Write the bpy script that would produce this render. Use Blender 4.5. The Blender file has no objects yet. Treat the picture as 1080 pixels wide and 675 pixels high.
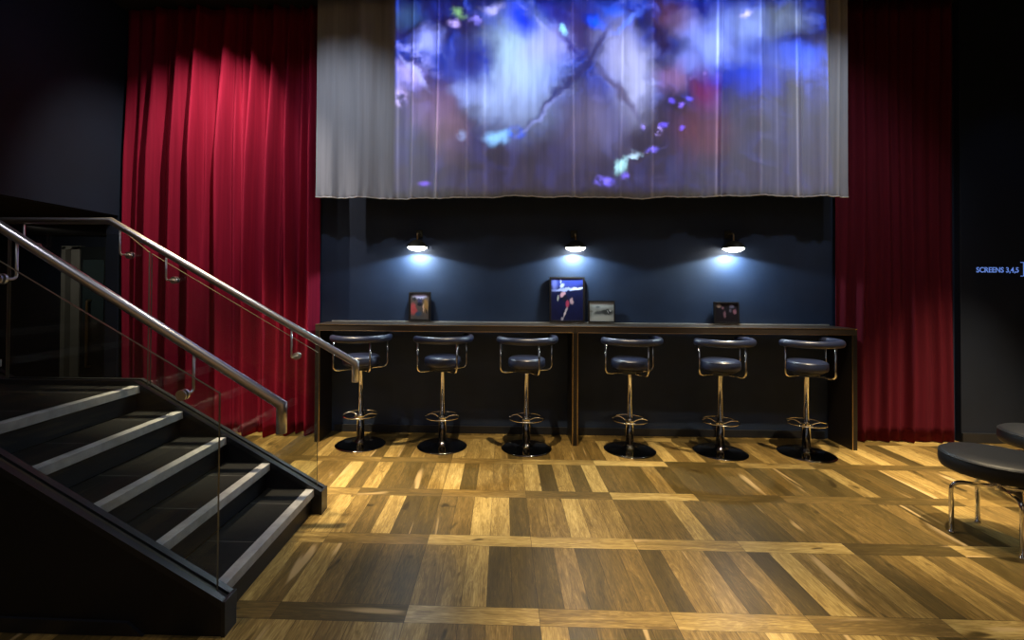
import bpy, bmesh, math, random
from math import sin, cos, pi, radians, exp, sqrt
from mathutils import Vector, Matrix

random.seed(7)
S = bpy.context.scene
COL = S.collection

# ------------------------------------------------------------------ camera
cam_d = bpy.data.cameras.new('camera')
cam = bpy.data.objects.new('camera', cam_d)
COL.objects.link(cam)
cam_d.sensor_width = 36.0
cam_d.lens = 500.0 / 1080.0 * 36.0
cam_d.shift_x = 0.02256
cam_d.shift_y = -0.03944
cam_d.clip_start = 0.05
cam.matrix_world = (Matrix.Translation((0, 0, 1.4)) @ Matrix.Rotation(0.03, 4, 'Z')
                    @ Matrix.Rotation(pi / 2 + 0.012, 4, 'X') @ Matrix.Rotation(0.006, 4, 'Z'))
S.camera = cam

# ------------------------------------------------------------------ world, exposure
w = bpy.data.worlds.new('world')
S.world = w
w.use_nodes = True
w.node_tree.nodes['Background'].inputs[0].default_value = (0.10, 0.12, 0.18, 1)
w.node_tree.nodes['Background'].inputs[1].default_value = 0.02
S.view_settings.view_transform = 'Standard'
S.view_settings.look = 'None'
S.view_settings.gamma = 1.0
S.view_settings.use_curve_mapping = False
S.view_settings.exposure = 0.0

# ------------------------------------------------------------------ lights
WARM = (1.0, 0.80, 0.50)
SOFTWARM = (1.0, 0.86, 0.66)
COOL = (0.80, 0.88, 1.0)

def spot(name, loc, target, power, angle, col, blend=0.6, rad=0.03):
    l = bpy.data.lights.new(name, 'SPOT')
    l.energy = power; l.color = col; l.spot_size = radians(angle); l.spot_blend = blend
    l.shadow_soft_size = rad
    o = bpy.data.objects.new(name, l)
    COL.objects.link(o)
    o.location = loc
    d = Vector(target) - Vector(loc)
    o.rotation_euler = d.to_track_quat('-Z', 'Y').to_euler()
    return o

# row of warm ceiling downlights over the stools
for x, p in ((-2.0, 1050), (0.25, 520), (2.35, 650), (4.2, 1400)):
    spot('downlight_stools', (x, 3.05, 4.0), (x * 0.95, 3.58, 0), p, 42, WARM, 0.8, 0.025)
# warm downlights over the open floor
for x, y, p, a in ((0.8, 1.7, 1080, 30), (3.1, 2.5, 760, 40), (-0.7, 3.15, 900, 26), (1.3, 2.9, 260, 60), (-0.3, 2.0, 90, 60), (2.4, 1.2, 90, 50)):
    spot('downlight_floor', (x, y, 4.0), (x, y + 0.1, 0), p, a, WARM, 1.0, 0.04)
# wash on the left red curtain
for x, tx, p, a in ((-1.95, -2.95, 200, 66), (-3.25, -2.22, 170, 46), (-2.7, -2.7, 35, 74)):
    spot('curtain_wash', (x, 3.40, 4.0), (tx, 4.35, 2.45), p, a, (1.0, 0.9, 0.82), 0.9, 0.012)
# right red curtain, weaker
spot('curtain_wash', (3.2, 2.9, 4.0), (3.5, 4.35, 1.1), 22, 60, (1.0, 0.9, 0.82), 0.9, 0.05)
# white curtain
for x, p in ((-1.55, 62), (-0.1, 7), (1.0, 5), (2.75, 50)):
    spot('sheer_wash', (x + 0.1, 2.9, 4.0), (x, 4.25, 2.35), p, 76 if abs(x) > 1.2 else 80, (0.82, 0.89, 1.0), 1.0, 0.015)
# lamps added above the stairs to brighten handrail and steps
spot('stair_fill', (-0.7, 2.5, 4.0), (-1.7, 2.35, 0.3), 70, 75, (0.97, 0.93, 0.95), 1.0, 0.04)
spot('stair_fill', (-2.9, 1.2, 4.0), (-2.0, 2.2, 0.6), 24, 75, (0.90, 0.88, 1.0), 1.0, 0.06)
# dim bluish wall glows
spot('wall_glow', (-2.4, 3.2, 3.5), (-3.68, 3.9, 3.4), 2.6, 70, (0.45, 0.65, 1.0), 1.0, 0.1)
spot('wall_glow', (4.6, 3.2, 3.9), (4.55, 4.45, 1.9), 7, 50, (0.35, 0.55, 1.0), 1.0, 0.05)
# lamp added in the corridor beyond the landing to show the door
spot('corridor_fill', (-5.4, 5.2, 2.0), (-5.7, 6.4, 1.2), 10, 110, (1.0, 0.9, 0.75), 1.0, 0.05)
# unseen spots added behind the viewer, for chrome and glass to reflect
for x in (-4.2, -1.6, 1.0, 3.6):
    spot('added_reflect_spot', (x, -1.0, 4.0), (x, -3.0, 1.6), 120, 110, (1.0, 0.88, 0.68), 1.0, 0.06)
al = bpy.data.lights.new('added_area_fill', 'AREA'); al.shape = 'RECTANGLE'; al.size = 7.0; al.size_y = 2.5; al.energy = 13; al.color = (0.85, 0.9, 1.0)  # soft overhead area lamp added to lift the shadows
ao = bpy.data.objects.new('added_area_fill', al); COL.objects.link(ao); ao.location = (0, 0.3, 4.02)


# ------------------------------------------------------------------ node helpers
class NT:
    def __init__(self, tree):
        self.t = tree; self.n = tree.nodes; self.l = tree.links
    def new(self, typ, **kw):
        nd = self.n.new(typ)
        for k, v in kw.items(): setattr(nd, k, v)
        return nd
    def link(self, a, b): self.l.new(a, b)
    def put(self, sock, v):
        if isinstance(v, bpy.types.NodeSocket): self.link(v, sock)
        else: sock.default_value = v
    def math(self, op, a, b=None, c=None, clamp=False):
        nd = self.new('ShaderNodeMath', operation=op, use_clamp=clamp)
        self.put(nd.inputs[0], a)
        if b is not None: self.put(nd.inputs[1], b)
        if c is not None: self.put(nd.inputs[2], c)
        return nd.outputs[0]
    def mix(self, f, a, b, mode='MIX'):
        nd = self.new('ShaderNodeMix', data_type='RGBA', blend_type=mode)
        self.put(nd.inputs[0], f); self.put(nd.inputs[6], a); self.put(nd.inputs[7], b)
        return nd.outputs[2]
    def ramp(self, f, stops, interp='LINEAR'):
        nd = self.new('ShaderNodeValToRGB')
        nd.color_ramp.interpolation = interp
        e = nd.color_ramp.elements
        while len(e) > 1: e.remove(e[0])
        e[0].position = stops[0][0]; e[0].color = (*stops[0][1], 1)
        for p, c in stops[1:]:
            x = e.new(p); x.color = (*c, 1)
        self.put(nd.inputs[0], f)
        return nd.outputs[0]
    def noise(self, vec, scale, detail=2.0, rough=0.5, dist=0.0, out=0, dim='3D'):
        nd = self.new('ShaderNodeTexNoise', noise_dimensions=dim)
        self.put(nd.inputs['Vector'], vec)
        nd.inputs['Scale'].default_value = scale; nd.inputs['Detail'].default_value = detail
        nd.inputs['Roughness'].default_value = rough; nd.inputs['Distortion'].default_value = dist
        return nd.outputs[out]
    def mapr(self, v, a, b, c=0.0, d=1.0, smooth=False):
        nd = self.new('ShaderNodeMapRange', interpolation_type='SMOOTHSTEP' if smooth else 'LINEAR')
        self.put(nd.inputs[0], v)
        for i, x in zip((1, 2, 3, 4), (a, b, c, d)): nd.inputs[i].default_value = x
        return nd.outputs[0]
    def comb(self, x, y, z=0.0):
        nd = self.new('ShaderNodeCombineXYZ')
        for i, v in enumerate((x, y, z)): self.put(nd.inputs[i], v)
        return nd.outputs[0]
    def sep(self, v):
        nd = self.new('ShaderNodeSeparateXYZ'); self.put(nd.inputs[0], v); return nd.outputs
    def vadd(self, a, b, op='ADD'):
        nd = self.new('ShaderNodeVectorMath', operation=op)
        self.put(nd.inputs[0], a); self.put(nd.inputs[1], b); return nd.outputs[0]
    def vscale(self, a, s):
        nd = self.new('ShaderNodeVectorMath', operation='SCALE')
        self.put(nd.inputs[0], a); nd.inputs['Scale'].default_value = s; return nd.outputs[0]
    def blob(self, base, vec, cx, cy, rx, ry, ang, col, alpha=1.0, soft=1.0):
        """soft elliptical patch of colour laid over base"""
        mp = self.new('ShaderNodeMapping', vector_type='TEXTURE')
        self.put(mp.inputs[0], vec)
        mp.inputs[1].default_value = (cx, cy, 0)
        mp.inputs[2].default_value = (0, 0, radians(ang))
        mp.inputs[3].default_value = (rx, ry, 1)
        ln = self.new('ShaderNodeVectorMath', operation='LENGTH')
        self.link(mp.outputs[0], ln.inputs[0])
        f = self.mapr(ln.outputs['Value'], 1.0 - soft, 1.0, alpha, 0.0, True)
        return self.mix(f, base, (*col, 1))

def mat(name, color=(0.5, 0.5, 0.5), rough=0.5, metal=0.0, spec=0.5, coat=0.0, sheen=0.0,
        var=0.0, vscale=8.0, bump=0.0, bscale=200.0, emit=None, estr=0.0, rvar=0.0):
    m = bpy.data.materials.new(name)
    m.use_nodes = True
    t = NT(m.node_tree)
    b = t.n['Principled BSDF']
    b.inputs['Base Color'].default_value = (*color, 1)
    b.inputs['Roughness'].default_value = rough
    b.inputs['Metallic'].default_value = metal
    b.inputs['Specular IOR Level'].default_value = spec
    b.inputs['Coat Weight'].default_value = coat
    b.inputs['Sheen Weight'].default_value = sheen
    tc = t.new('ShaderNodeTexCoord').outputs['Object']
    if var > 0:
        n = t.noise(tc, vscale, 4.0, 0.6)
        lo = tuple(c * (1 - var) for c in color); hi = tuple(min(1, c * (1 + var)) for c in color)
        t.link(t.ramp(n, [(0.3, lo), (0.7, hi)]), b.inputs['Base Color'])
    if rvar > 0:
        t.link(t.mapr(t.noise(tc, vscale * 1.7, 4.0), 0.3, 0.7, max(0, rough - rvar), rough + rvar), b.inputs['Roughness'])
    if bump > 0:
        bn = t.new('ShaderNodeBump'); bn.inputs['Strength'].default_value = bump; bn.inputs['Distance'].default_value = 0.002
        t.link(t.noise(tc, bscale, 3.0), bn.inputs['Height']); t.link(bn.outputs[0], b.inputs['Normal'])
    if emit:
        b.inputs['Emission Color'].default_value = (*emit, 1); b.inputs['Emission Strength'].default_value = estr
    return m

M = {}
M['navy_wall'] = mat('navy_wall_paint', (0.0155, 0.030, 0.070), 0.62, var=0.15, vscale=2.5, bump=0.15, bscale=90, rvar=0.08)
M['black_wall'] = mat('black_wall_paint', (0.0055, 0.011, 0.027), 0.7, var=0.2, vscale=2, bump=0.1, bscale=80)
M['ceiling'] = mat('ceiling_black', (0.010, 0.010, 0.012), 0.85, var=0.2, vscale=3)
M['black_panel'] = mat('stair_black_panel', (0.007, 0.008, 0.013), 0.5, var=0.2, vscale=3, bump=0.1, bscale=60)
M['black_metal'] = mat('black_powder_metal', (0.018, 0.020, 0.026), 0.38, var=0.1, vscale=10, bump=0.1, bscale=300)
M['chrome'] = mat('polished_chrome', (0.93, 0.91, 0.88), 0.10, 1.0, var=0.04, vscale=30, rvar=0.03)
M['steel'] = mat('brushed_steel', (0.86, 0.83, 0.84), 0.30, 1.0, var=0.03, vscale=6)
M['base_metal'] = mat('dark_mirror_base', (0.28, 0.28, 0.29), 0.07, 1.0, var=0.05, vscale=20, rvar=0.03)
M['leather'] = mat('blue_black_leather', (0.022, 0.030, 0.070), 0.36, spec=0.7, var=0.12, vscale=20, bump=0.25, bscale=220)
M['leather_black'] = mat('black_leather', (0.006, 0.008, 0.013), 0.48, spec=0.4, var=0.12, vscale=14, bump=0.3, bscale=240)
M['nosing'] = mat('grey_nosing', (0.36, 0.36, 0.365), 0.6, var=0.22, vscale=14, bump=0.2, bscale=150)
M['bronze'] = mat('dark_bronze_laminate', (0.060, 0.046, 0.036), 0.34, 0.3, var=0.06, vscale=3, rvar=0.04)
M['counter_side'] = mat('black_brown_laminate', (0.016, 0.013, 0.012), 0.35, var=0.2, vscale=6)
M['copper'] = mat('brass_edge', (0.62, 0.44, 0.24), 0.28, 1.0, var=0.1, vscale=30)
M['pale_trim'] = mat('pale_metal_trim', (0.62, 0.60, 0.56), 0.35, 0.6, var=0.05, vscale=30)
M['frame_black'] = mat('picture_frame_black', (0.014, 0.010, 0.009), 0.35, var=0.2, vscale=30)
M['shade'] = mat('lamp_shade_olive_brass', (0.05, 0.048, 0.030), 0.4, 0.6, var=0.15, vscale=20)
M['bulb'] = mat('lamp_diffuser', (1, 1, 1), 0.5, emit=(1.0, 0.97, 0.84), estr=26)
M['letters'] = mat('glowing_blue_lettering', (0.25, 0.42, 0.9), 0.5, emit=(0.16, 0.32, 0.95), estr=0.55, var=0.05, vscale=20)  # faint blue emission added, so the letters glow by themselves
M['door_dark'] = mat('dark_door', (0.016, 0.020, 0.024), 0.4, var=0.15, vscale=4)
M['jamb'] = mat('grey_jamb', (0.30, 0.29, 0.27), 0.5, var=0.1, vscale=6)
M['rubber'] = mat('black_rubber', (0.015, 0.015, 0.015), 0.8, var=0.2, vscale=30)
M['grout'] = mat('carpet_charcoal', (0.017, 0.017, 0.016), 0.9, var=0.3, vscale=25, bump=0.4, bscale=220)


def fabric(name, c_lo, c_hi, sheen, rough=0.85, weave=700.0):
    m = bpy.data.materials.new(name); m.use_nodes = True
    t = NT(m.node_tree); b = t.n['Principled BSDF']
    tc = t.new('ShaderNodeTexCoord').outputs['Object']
    stretch = t.vadd(tc, (26, 26, 0.8), 'MULTIPLY')
    n = t.noise(stretch, 1.0, 5.0, 0.6)
    t.link(t.ramp(n, [(0.3, c_lo), (0.7, c_hi)]), b.inputs['Base Color'])
    b.inputs['Roughness'].default_value = rough
    b.inputs['Specular IOR Level'].default_value = 0.12
    b.inputs['Sheen Weight'].default_value = sheen
    b.inputs['Sheen Roughness'].default_value = 0.4
    b.inputs['Sheen Tint'].default_value = (*[min(1, x * 2.2) for x in c_hi], 1)
    bn = t.new('ShaderNodeBump'); bn.inputs['Strength'].default_value = 0.15; bn.inputs['Distance'].default_value = 0.001
    t.link(t.noise(tc, weave, 2.0), bn.inputs['Height']); t.link(bn.outputs[0], b.inputs['Normal'])
    return m
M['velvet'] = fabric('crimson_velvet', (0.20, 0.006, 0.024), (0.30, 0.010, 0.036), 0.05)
M['velvet_shaded'] = fabric('crimson_velvet_shaded', (0.080, 0.0060, 0.0135), (0.115, 0.008, 0.019), 0.03)  # darker copy of the velvet, the dimmer light put into its colour
M['sheer'] = fabric('pale_grey_sheer', (0.385, 0.395, 0.45), (0.475, 0.485, 0.55), 0.1)
t = NT(M['sheer'].node_tree)                      # narrow lines down the cloth, coloured paler than the rest
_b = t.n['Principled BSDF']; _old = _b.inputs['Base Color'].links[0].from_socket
_at = t.new('ShaderNodeAttribute', attribute_name='pale_line')
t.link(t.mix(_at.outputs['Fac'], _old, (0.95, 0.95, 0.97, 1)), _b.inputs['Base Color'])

def glass_mat():
    m = bpy.data.materials.new('clear_balustrade_glass'); m.use_nodes = True
    t = NT(m.node_tree); t.n.remove(t.n['Principled BSDF'])
    out = t.n['Material Output']
    tr = t.new('ShaderNodeBsdfTransparent'); tr.inputs[0].default_value = (0.90, 0.93, 0.92, 1)
    gl = t.new('ShaderNodeBsdfGlossy'); gl.inputs['Roughness'].default_value = 0.015
    tc = t.new('ShaderNodeTexCoord').outputs['Object']
    gl.inputs['Color'].default_value = (1, 1, 1, 1)
    geo = t.new('ShaderNodeNewGeometry')
    dt = t.new('ShaderNodeVectorMath', operation='DOT_PRODUCT')
    t.link(geo.outputs['Normal'], dt.inputs[0]); t.link(geo.outputs['Incoming'], dt.inputs[1])
    one = t.math('SUBTRACT', 1.0, t.math('ABSOLUTE', dt.outputs['Value']))
    sch = t.math('ADD', 0.04, t.math('MULTIPLY', t.math('POWER', one, 5.0), 0.96))
    f = t.math('MULTIPLY', sch, t.mapr(t.noise(tc, 3.0, 3.0), 0.3, 0.7, 0.85, 1.05), clamp=True)
    mx = t.new('ShaderNodeMixShader')
    t.link(f, mx.inputs[0]); t.link(tr.outputs[0], mx.inputs[1]); t.link(gl.outputs[0], mx.inputs[2])
    t.link(mx.outputs[0], out.inputs[0])
    return m
M['glass'] = glass_mat()
M['glass_edge'] = mat('glass_cut_edge', (0.055, 0.05, 0.03), 0.4, spec=0.4, var=0.1, vscale=8)

def floor_mat():
    """oak planks set in square panels, each row of panels closed by a cross board"""
    m = bpy.data.materials.new('oak_panel_parquet'); m.use_nodes = True
    t = NT(m.node_tree); b = t.n['Principled BSDF']
    pos = t.new('ShaderNodeTexCoord').outputs['Object']
    x, y, z = t.sep(pos)
    PX, PY, SW = 0.565, 0.589, 0.108 / 0.589
    u = t.math('DIVIDE', t.math('SUBTRACT', x, 0.161), PX)
    v = t.math('DIVIDE', t.math('SUBTRACT', 2.079 + 20 * PY, y), PY)      # 0 at the far edge of a cross board
    vi = t.math('FLOOR', v); vf = t.math('SUBTRACT', v, vi)
    strip = t.math('LESS_THAN', vf, SW)
    ui = t.math('FLOOR', u); uf = t.math('SUBTRACT', u, ui)
    u5 = t.math('MULTIPLY', u, 5.0)
    pi_ = t.math('FLOOR', u5); pf = t.math('SUBTRACT', u5, pi_)
    # id of board
    idx = t.math('ADD', t.math('MULTIPLY', strip, t.math('ADD', ui, 500.5)), t.math('MULTIPLY', t.math('SUBTRACT', 1.0, strip), pi_))
    wn = t.new('ShaderNodeTexWhiteNoise', noise_dimensions='3D')
    t.link(t.comb(idx, vi, strip), wn.inputs['Vector'])
    rnd = wn.outputs['Value']; rr, rg, rb = t.sep(wn.outputs['Color'])
    # grain coordinates: along the board
    gl = t.math('ADD', t.math('MULTIPLY', strip, x), t.math('MULTIPLY', t.math('SUBTRACT', 1.0, strip), y))
    ga = t.math('ADD', t.math('MULTIPLY', strip, y), t.math('MULTIPLY', t.math('SUBTRACT', 1.0, strip), x))
    gvec = t.comb(t.math('ADD', t.math('MULTIPLY', ga, 1.0), t.math('MULTIPLY', rr, 40.0)),
                  t.math('MULTIPLY', gl, 0.11), t.math('MULTIPLY', rg, 30.0))
    broad = t.noise(gvec, 22.0, 4.0, 0.55, 0.9)
    fine = t.noise(gvec, 130.0, 4.0, 0.6, 0.2)
    rings = t.math('ABSOLUTE', t.math('SINE', t.math('MULTIPLY', broad, 34.0)))
    knot = t.noise(t.comb(t.math('ADD', ga, t.math('MULTIPLY', rb, 9.0)), t.math('MULTIPLY', gl, 0.5), rr), 9.0, 2.0, 0.5, 0.6)
    tone = t.math('ADD', t.math('MULTIPLY', rnd, 0.52), t.math('MULTIPLY', broad, 0.46))
    tone = t.math('ADD', tone, t.math('MULTIPLY', t.math('SUBTRACT', fine, 0.5), 0.44))
    tone = t.math('SUBTRACT', tone, t.math('MULTIPLY', rings, 0.09))
    tone = t.math('SUBTRACT', tone, t.mapr(knot, 0.66, 0.8, 0.0, 0.45, True))
    base = t.ramp(tone, [(0.0, (0.040, 0.026, 0.008)), (0.26, (0.088, 0.060, 0.018)), (0.46, (0.175, 0.110, 0.033)),
                         (0.60, (0.30, 0.200, 0.062)), (0.76, (0.50, 0.355, 0.125)), (1.0, (0.70, 0.53, 0.22))])
    # sapwood streaks
    sap = t.mapr(t.noise(gvec, 9.0, 2.0, 0.5, 0.4), 0.66, 0.72, 0.0, 0.65, True)
    base = t.mix(sap, base, (0.60, 0.42, 0.20, 1))
    # joints
    def edge(f, wdt):
        a = t.math('LESS_THAN', f, wdt); c = t.math('GREATER_THAN', f, 1.0 - wdt)
        return t.math('MAXIMUM', a, c)
    e_pl = t.math('MULTIPLY', edge(pf, 0.010), t.math('SUBTRACT', 1.0, strip))
    e_st = t.math('MULTIPLY', edge(uf, 0.0022), strip)
    e_row = t.math('MAXIMUM', edge(vf, 0.0022), t.math('COMPARE', vf, SW, 0.0022))
    gap = t.math('MAXIMUM', t.math('MAXIMUM', e_pl, e_st), e_row)
    base = t.mix(t.math('MULTIPLY', gap, 0.75), base, (0.025, 0.014, 0.007, 1))
    t.link(base, b.inputs['Base Color'])
    t.link(t.mapr(t.math('ADD', t.math('MULTIPLY', fine, 0.6), t.math('MULTIPLY', rg, 0.4)), 0.2, 0.8, 0.34, 0.5), b.inputs['Roughness'])
    b.inputs['Specular IOR Level'].default_value = 0.25
    bn = t.new('ShaderNodeBump'); bn.inputs['Strength'].default_value = 0.25; bn.inputs['Distance'].default_value = 0.002
    h = t.math('SUBTRACT', t.math('MULTIPLY', fine, 0.5), gap)
    t.link(h, bn.inputs['Height']); t.link(bn.outputs[0], b.inputs['Normal'])
    return m
M['oak'] = floor_mat()

def tread_mat():
    m = bpy.data.materials.new('charcoal_tread_tile'); m.use_nodes = True
    t = NT(m.node_tree); b = t.n['Principled BSDF']
    pos = t.new('ShaderNodeTexCoord').outputs['Object']
    x, y, z = t.sep(pos)
    n = t.noise(pos, 30.0, 5.0, 0.65)
    base = t.ramp(n, [(0.3, (0.003, 0.0035, 0.004)), (0.7, (0.0065, 0.0072, 0.008))])
    fy = t.math('FRACT', t.math('DIVIDE', t.math('ADD', y, 10.13), 0.40))
    ln = t.math('LESS_THAN', fy, 0.010)
    fx = t.math('FRACT', t.math('DIVIDE', t.math('ADD', x, 10.0), 0.40))
    base = t.mix(t.math('MULTIPLY', ln, 0.8), base, (0.12, 0.12, 0.115, 1))
    t.link(base, b.inputs['Base Color'])
    b.inputs['Roughness'].default_value = 0.65
    b.inputs['Specular IOR Level'].default_value = 0.25
    return m
M['tread'] = tread_mat()

# ------------------------------------------------------------------ mesh helpers
def tag(o, label=None, cat=None, group=None, kind=None):
    if label: o['label'] = label
    if cat: o['category'] = cat
    if group: o['group'] = group
    if kind: o['kind'] = kind
    return o

def obj(name, bm, mats, parent=None, smooth=False):
    me = bpy.data.meshes.new(name)
    bmesh.ops.recalc_face_normals(bm, faces=bm.faces)
    bm.to_mesh(me); bm.free()
    if not isinstance(mats, (list, tuple)): mats = [mats]
    for m_ in mats: me.materials.append(m_)
    if smooth:
        for p in me.polygons: p.use_smooth = True
    o = bpy.data.objects.new(name, me)
    COL.objects.link(o)
    if parent is not None: o.parent = parent
    return o

def empty(name, loc=(0, 0, 0), rz=0.0):
    o = bpy.data.objects.new(name, None)
    o.empty_display_size = 0.1
    COL.objects.link(o)
    o.location = loc; o.rotation_euler = (0, 0, rz)
    return o

def box(bm, x0, x1, y0, y1, z0, z1, bev=0.0, mi=0):
    r = bmesh.ops.create_cube(bm, size=1.0)
    vs = r['verts']
    for v in vs:
        v.co = Vector(((x0 + x1) / 2 + v.co.x * (x1 - x0), (y0 + y1) / 2 + v.co.y * (y1 - y0), (z0 + z1) / 2 + v.co.z * (z1 - z0)))
    fs = list({f for v in vs for f in v.link_faces})
    for f in fs: f.material_index = mi
    if bev > 0:
        es = list({e for v in vs for e in v.link_edges})
        bmesh.ops.bevel(bm, geom=es, offset=bev, segments=2, affect='EDGES', profile=0.5)
    return bm

def BM(): return bmesh.new()

def prism(bm, pts, axis, a, b, mi=0):
    """closed polygon (2-D pts) extruded along axis from a to b; axis 'y': pts=(x,z); 'x': pts=(y,z); 'z': pts=(x,y)"""
    def mk(p, t):
        if axis == 'y': return (p[0], t, p[1])
        if axis == 'x': return (t, p[0], p[1])
        return (p[0], p[1], t)
    A = [bm.verts.new(mk(p, a)) for p in pts]; B = [bm.verts.new(mk(p, b)) for p in pts]
    n = len(pts); fs = [bm.faces.new(A), bm.faces.new(B[::-1])]
    for i in range(n):
        fs.append(bm.faces.new((A[i], A[(i + 1) % n], B[(i + 1) % n], B[i])))
    for f in fs: f.material_index = mi
    return fs

def lathe(bm, prof, seg=40, c=(0, 0, 0)):
    """prof: list of (r, z); r==0 ends close"""
    rings = []
    for r, z in prof:
        if r < 1e-6: rings.append([bm.verts.new((c[0], c[1], c[2] + z))])
        else: rings.append([bm.verts.new((c[0] + r * cos(2 * pi * k / seg), c[1] + r * sin(2 * pi * k / seg), c[2] + z)) for k in range(seg)])
    for a, b in zip(rings, rings[1:]):
        for k in range(seg):
            k2 = (k + 1) % seg
            if len(a) == 1 and len(b) == 1: continue
            if len(a) == 1: bm.faces.new((a[0], b[k], b[k2]))
            elif len(b) == 1: bm.faces.new((a[k], b[0], a[k2]))
            else: bm.faces.new((a[k], b[k], b[k2], a[k2]))
    return bm

def smooth_path(pts, rad=0.03, n=6):
    """round the corners of a polyline"""
    P = [Vector(p) for p in pts]; out = [P[0]]
    for i in range(1, len(P) - 1):
        a, b, c = P[i - 1], P[i], P[i + 1]
        r = min(rad, (a - b).length * 0.48, (c - b).length * 0.48)
        p0 = b + (a - b).normalized() * r; p1 = b + (c - b).normalized() * r
        for k in range(n + 1):
            t_ = k / n
            out.append(p0 * (1 - t_) ** 2 + b * 2 * t_ * (1 - t_) + p1 * t_ ** 2)
    out.append(P[-1])
    return out

def tube(bm, pts, r, seg=12, closed=False, radii=None, sy=1.0, up=(0, 0, 1)):
    P = [Vector(p) for p in pts]; n = len(P); rings = []
    for i in range(n):
        if closed: d = P[(i + 1) % n] - P[i - 1]
        else: d = P[min(i + 1, n - 1)] - P[max(i - 1, 0)]
        d.normalize()
        u0 = Vector(up)
        if abs(d.dot(u0)) > 0.95: u0 = Vector((1, 0, 0)) if abs(d.x) < 0.9 else Vector((0, 1, 0))
        if i > 0:
            u = (pu - d * pu.dot(d))
            if u.length < 1e-4: u = u0 - d * u0.dot(d)
            u.normalize()
        else:
            u = (u0 - d * u0.dot(d)).normalized()
        pu = u
        s = d.cross(u)
        rr = radii[i] if radii else r
        # mitre correction at sharp corners
        k_ = 1.0
        rings.append([bm.verts.new(P[i] + (s * cos(2 * pi * k / seg) + u * sin(2 * pi * k / seg) * sy) * rr * k_) for k in range(seg)])
    m_ = n if closed else n - 1
    for i in range(m_):
        a, b = rings[i], rings[(i + 1) % n]
        for k in range(seg):
            k2 = (k + 1) % seg
            bm.faces.new((a[k], a[k2], b[k2], b[k]))
    if not closed:
        bm.faces.new(rings[0][::-1]); bm.faces.new(rings[-1])
    return bm

def arc(cx, cy, r, a0, a1, z, n=24, fz=None):
    return [(cx + r * cos(a0 + (a1 - a0) * k / n), cy + r * sin(a0 + (a1 - a0) * k / n), z if fz is None else fz(k / n)) for k in range(n + 1)]

def struct(name, bm, m_, smooth=False):
    o = obj(name, bm, m_, None, smooth); o['kind'] = 'structure'; return o

# ------------------------------------------------------------------ the room
ZC = 4.05
bm = BM(); box(bm, -7.6, 6.0, -3.0, 4.62, -0.12, 0.0); box(bm, -7.6, -3.62, 4.62, 6.6, -0.12, 0.0); struct('floor', bm, M['oak'])
bm = BM(); box(bm, -7.6, 6.0, -3.0, 4.62, ZC, ZC + 0.12); struct('ceiling', bm, M['ceiling'])
bm = BM(); box(bm, -3.80, 6.0, 4.50, 4.62, 0, ZC); struct('wall_back', bm, M['navy_wall'])
bm = BM(); box(bm, -3.80, -3.68, 3.0, 4.50, 2.045, ZC); box(bm, -3.80, -3.68, 4.42, 4.50, 0, 2.045); struct('wall_left', bm, M['black_wall'])
bm = BM(); box(bm, -7.6, -3.68, 6.45, 6.6, 0, 2.6); struct('wall_alcove', bm, M['black_wall'])
bm = BM(); box(bm, -7.6, -3.80, 3.0, 6.45, 2.045, 2.17); struct('ceiling_alcove', bm, M['ceiling'])
bm = BM(); box(bm, -7.72, -7.6, -3.0, 6.6, 0, ZC); struct('wall_far_left', bm, M['black_wall'])
bm = BM(); box(bm, -3.68, -3.56, 4.62, 6.45, 0, 2.6); struct('wall_alcove_side', bm, M['black_wall'])
bm = BM(); box(bm, 6.0, 6.12, -3.0, 4.62, 0, ZC); struct('wall_right', bm, M['black_wall'])
bm = BM(); box(bm, -7.6, 6.0, -3.12, -3.0, 0, ZC); struct('wall_front', bm, mat('warm_reflected_panelling', (0.30, 0.20, 0.11), 0.6, var=0.3, vscale=1.5))  # unseen wall, toned warm for chrome and glass to reflect
# black reveal and slightly proud wall panel on the right
bm = BM(); box(bm, 4.16, 6.0, 4.44, 4.50, 0.0, ZC, 0.004); struct('wall_right_panel', bm, M['black_wall'])
bm = BM(); box(bm, 4.16, 6.0, 4.425, 4.44, 0.0, 0.09, 0.004); struct('baseboard_right', bm, M['black_metal'])
bm = BM(); box(bm, -1.60, 2.98, 4.484, 4.50, 0.0, 0.07, 0.003); struct('baseboard_back', bm, M['black_metal'])

# door beyond the landing: pale jamb, dark leaf with glass and a long brass pull
d_ = BM()
box(d_, -6.10, -6.04, 6.36, 6.45, 0, 1.90, 0.003); box(d_, -5.96, -5.84, 6.36, 6.45, 0, 1.90, 0.003); box(d_, -6.10, -5.84, 6.36, 6.45, 1.86, 1.91, 0.003)
dj = obj('door_1', d_, M['jamb']); dj['kind'] = 'structure'
d_ = BM(); box(d_, -5.84, -5.02, 6.38, 6.43, 0.01, 1.90, 0.003); lf = obj('door_leaf', d_, M['door_dark'], dj)
d_ = BM(); box(d_, -5.80, -5.50, 6.370, 6.382, 0.85, 1.72, 0.002)
obj('door_pane', d_, mat('blue_grey_door_glass', (0.05, 0.075, 0.085), 0.15, spec=0.6, var=0.1, vscale=3), lf)
d_ = BM(); tube(d_, smooth_path([(-5.68, 6.38, 1.16), (-5.68, 6.31, 1.16), (-5.68, 6.31, 0.25), (-5.68, 6.38, 0.25)], 0.03), 0.016, 10)
obj('door_handle', d_, M['copper'], lf, True)

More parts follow.
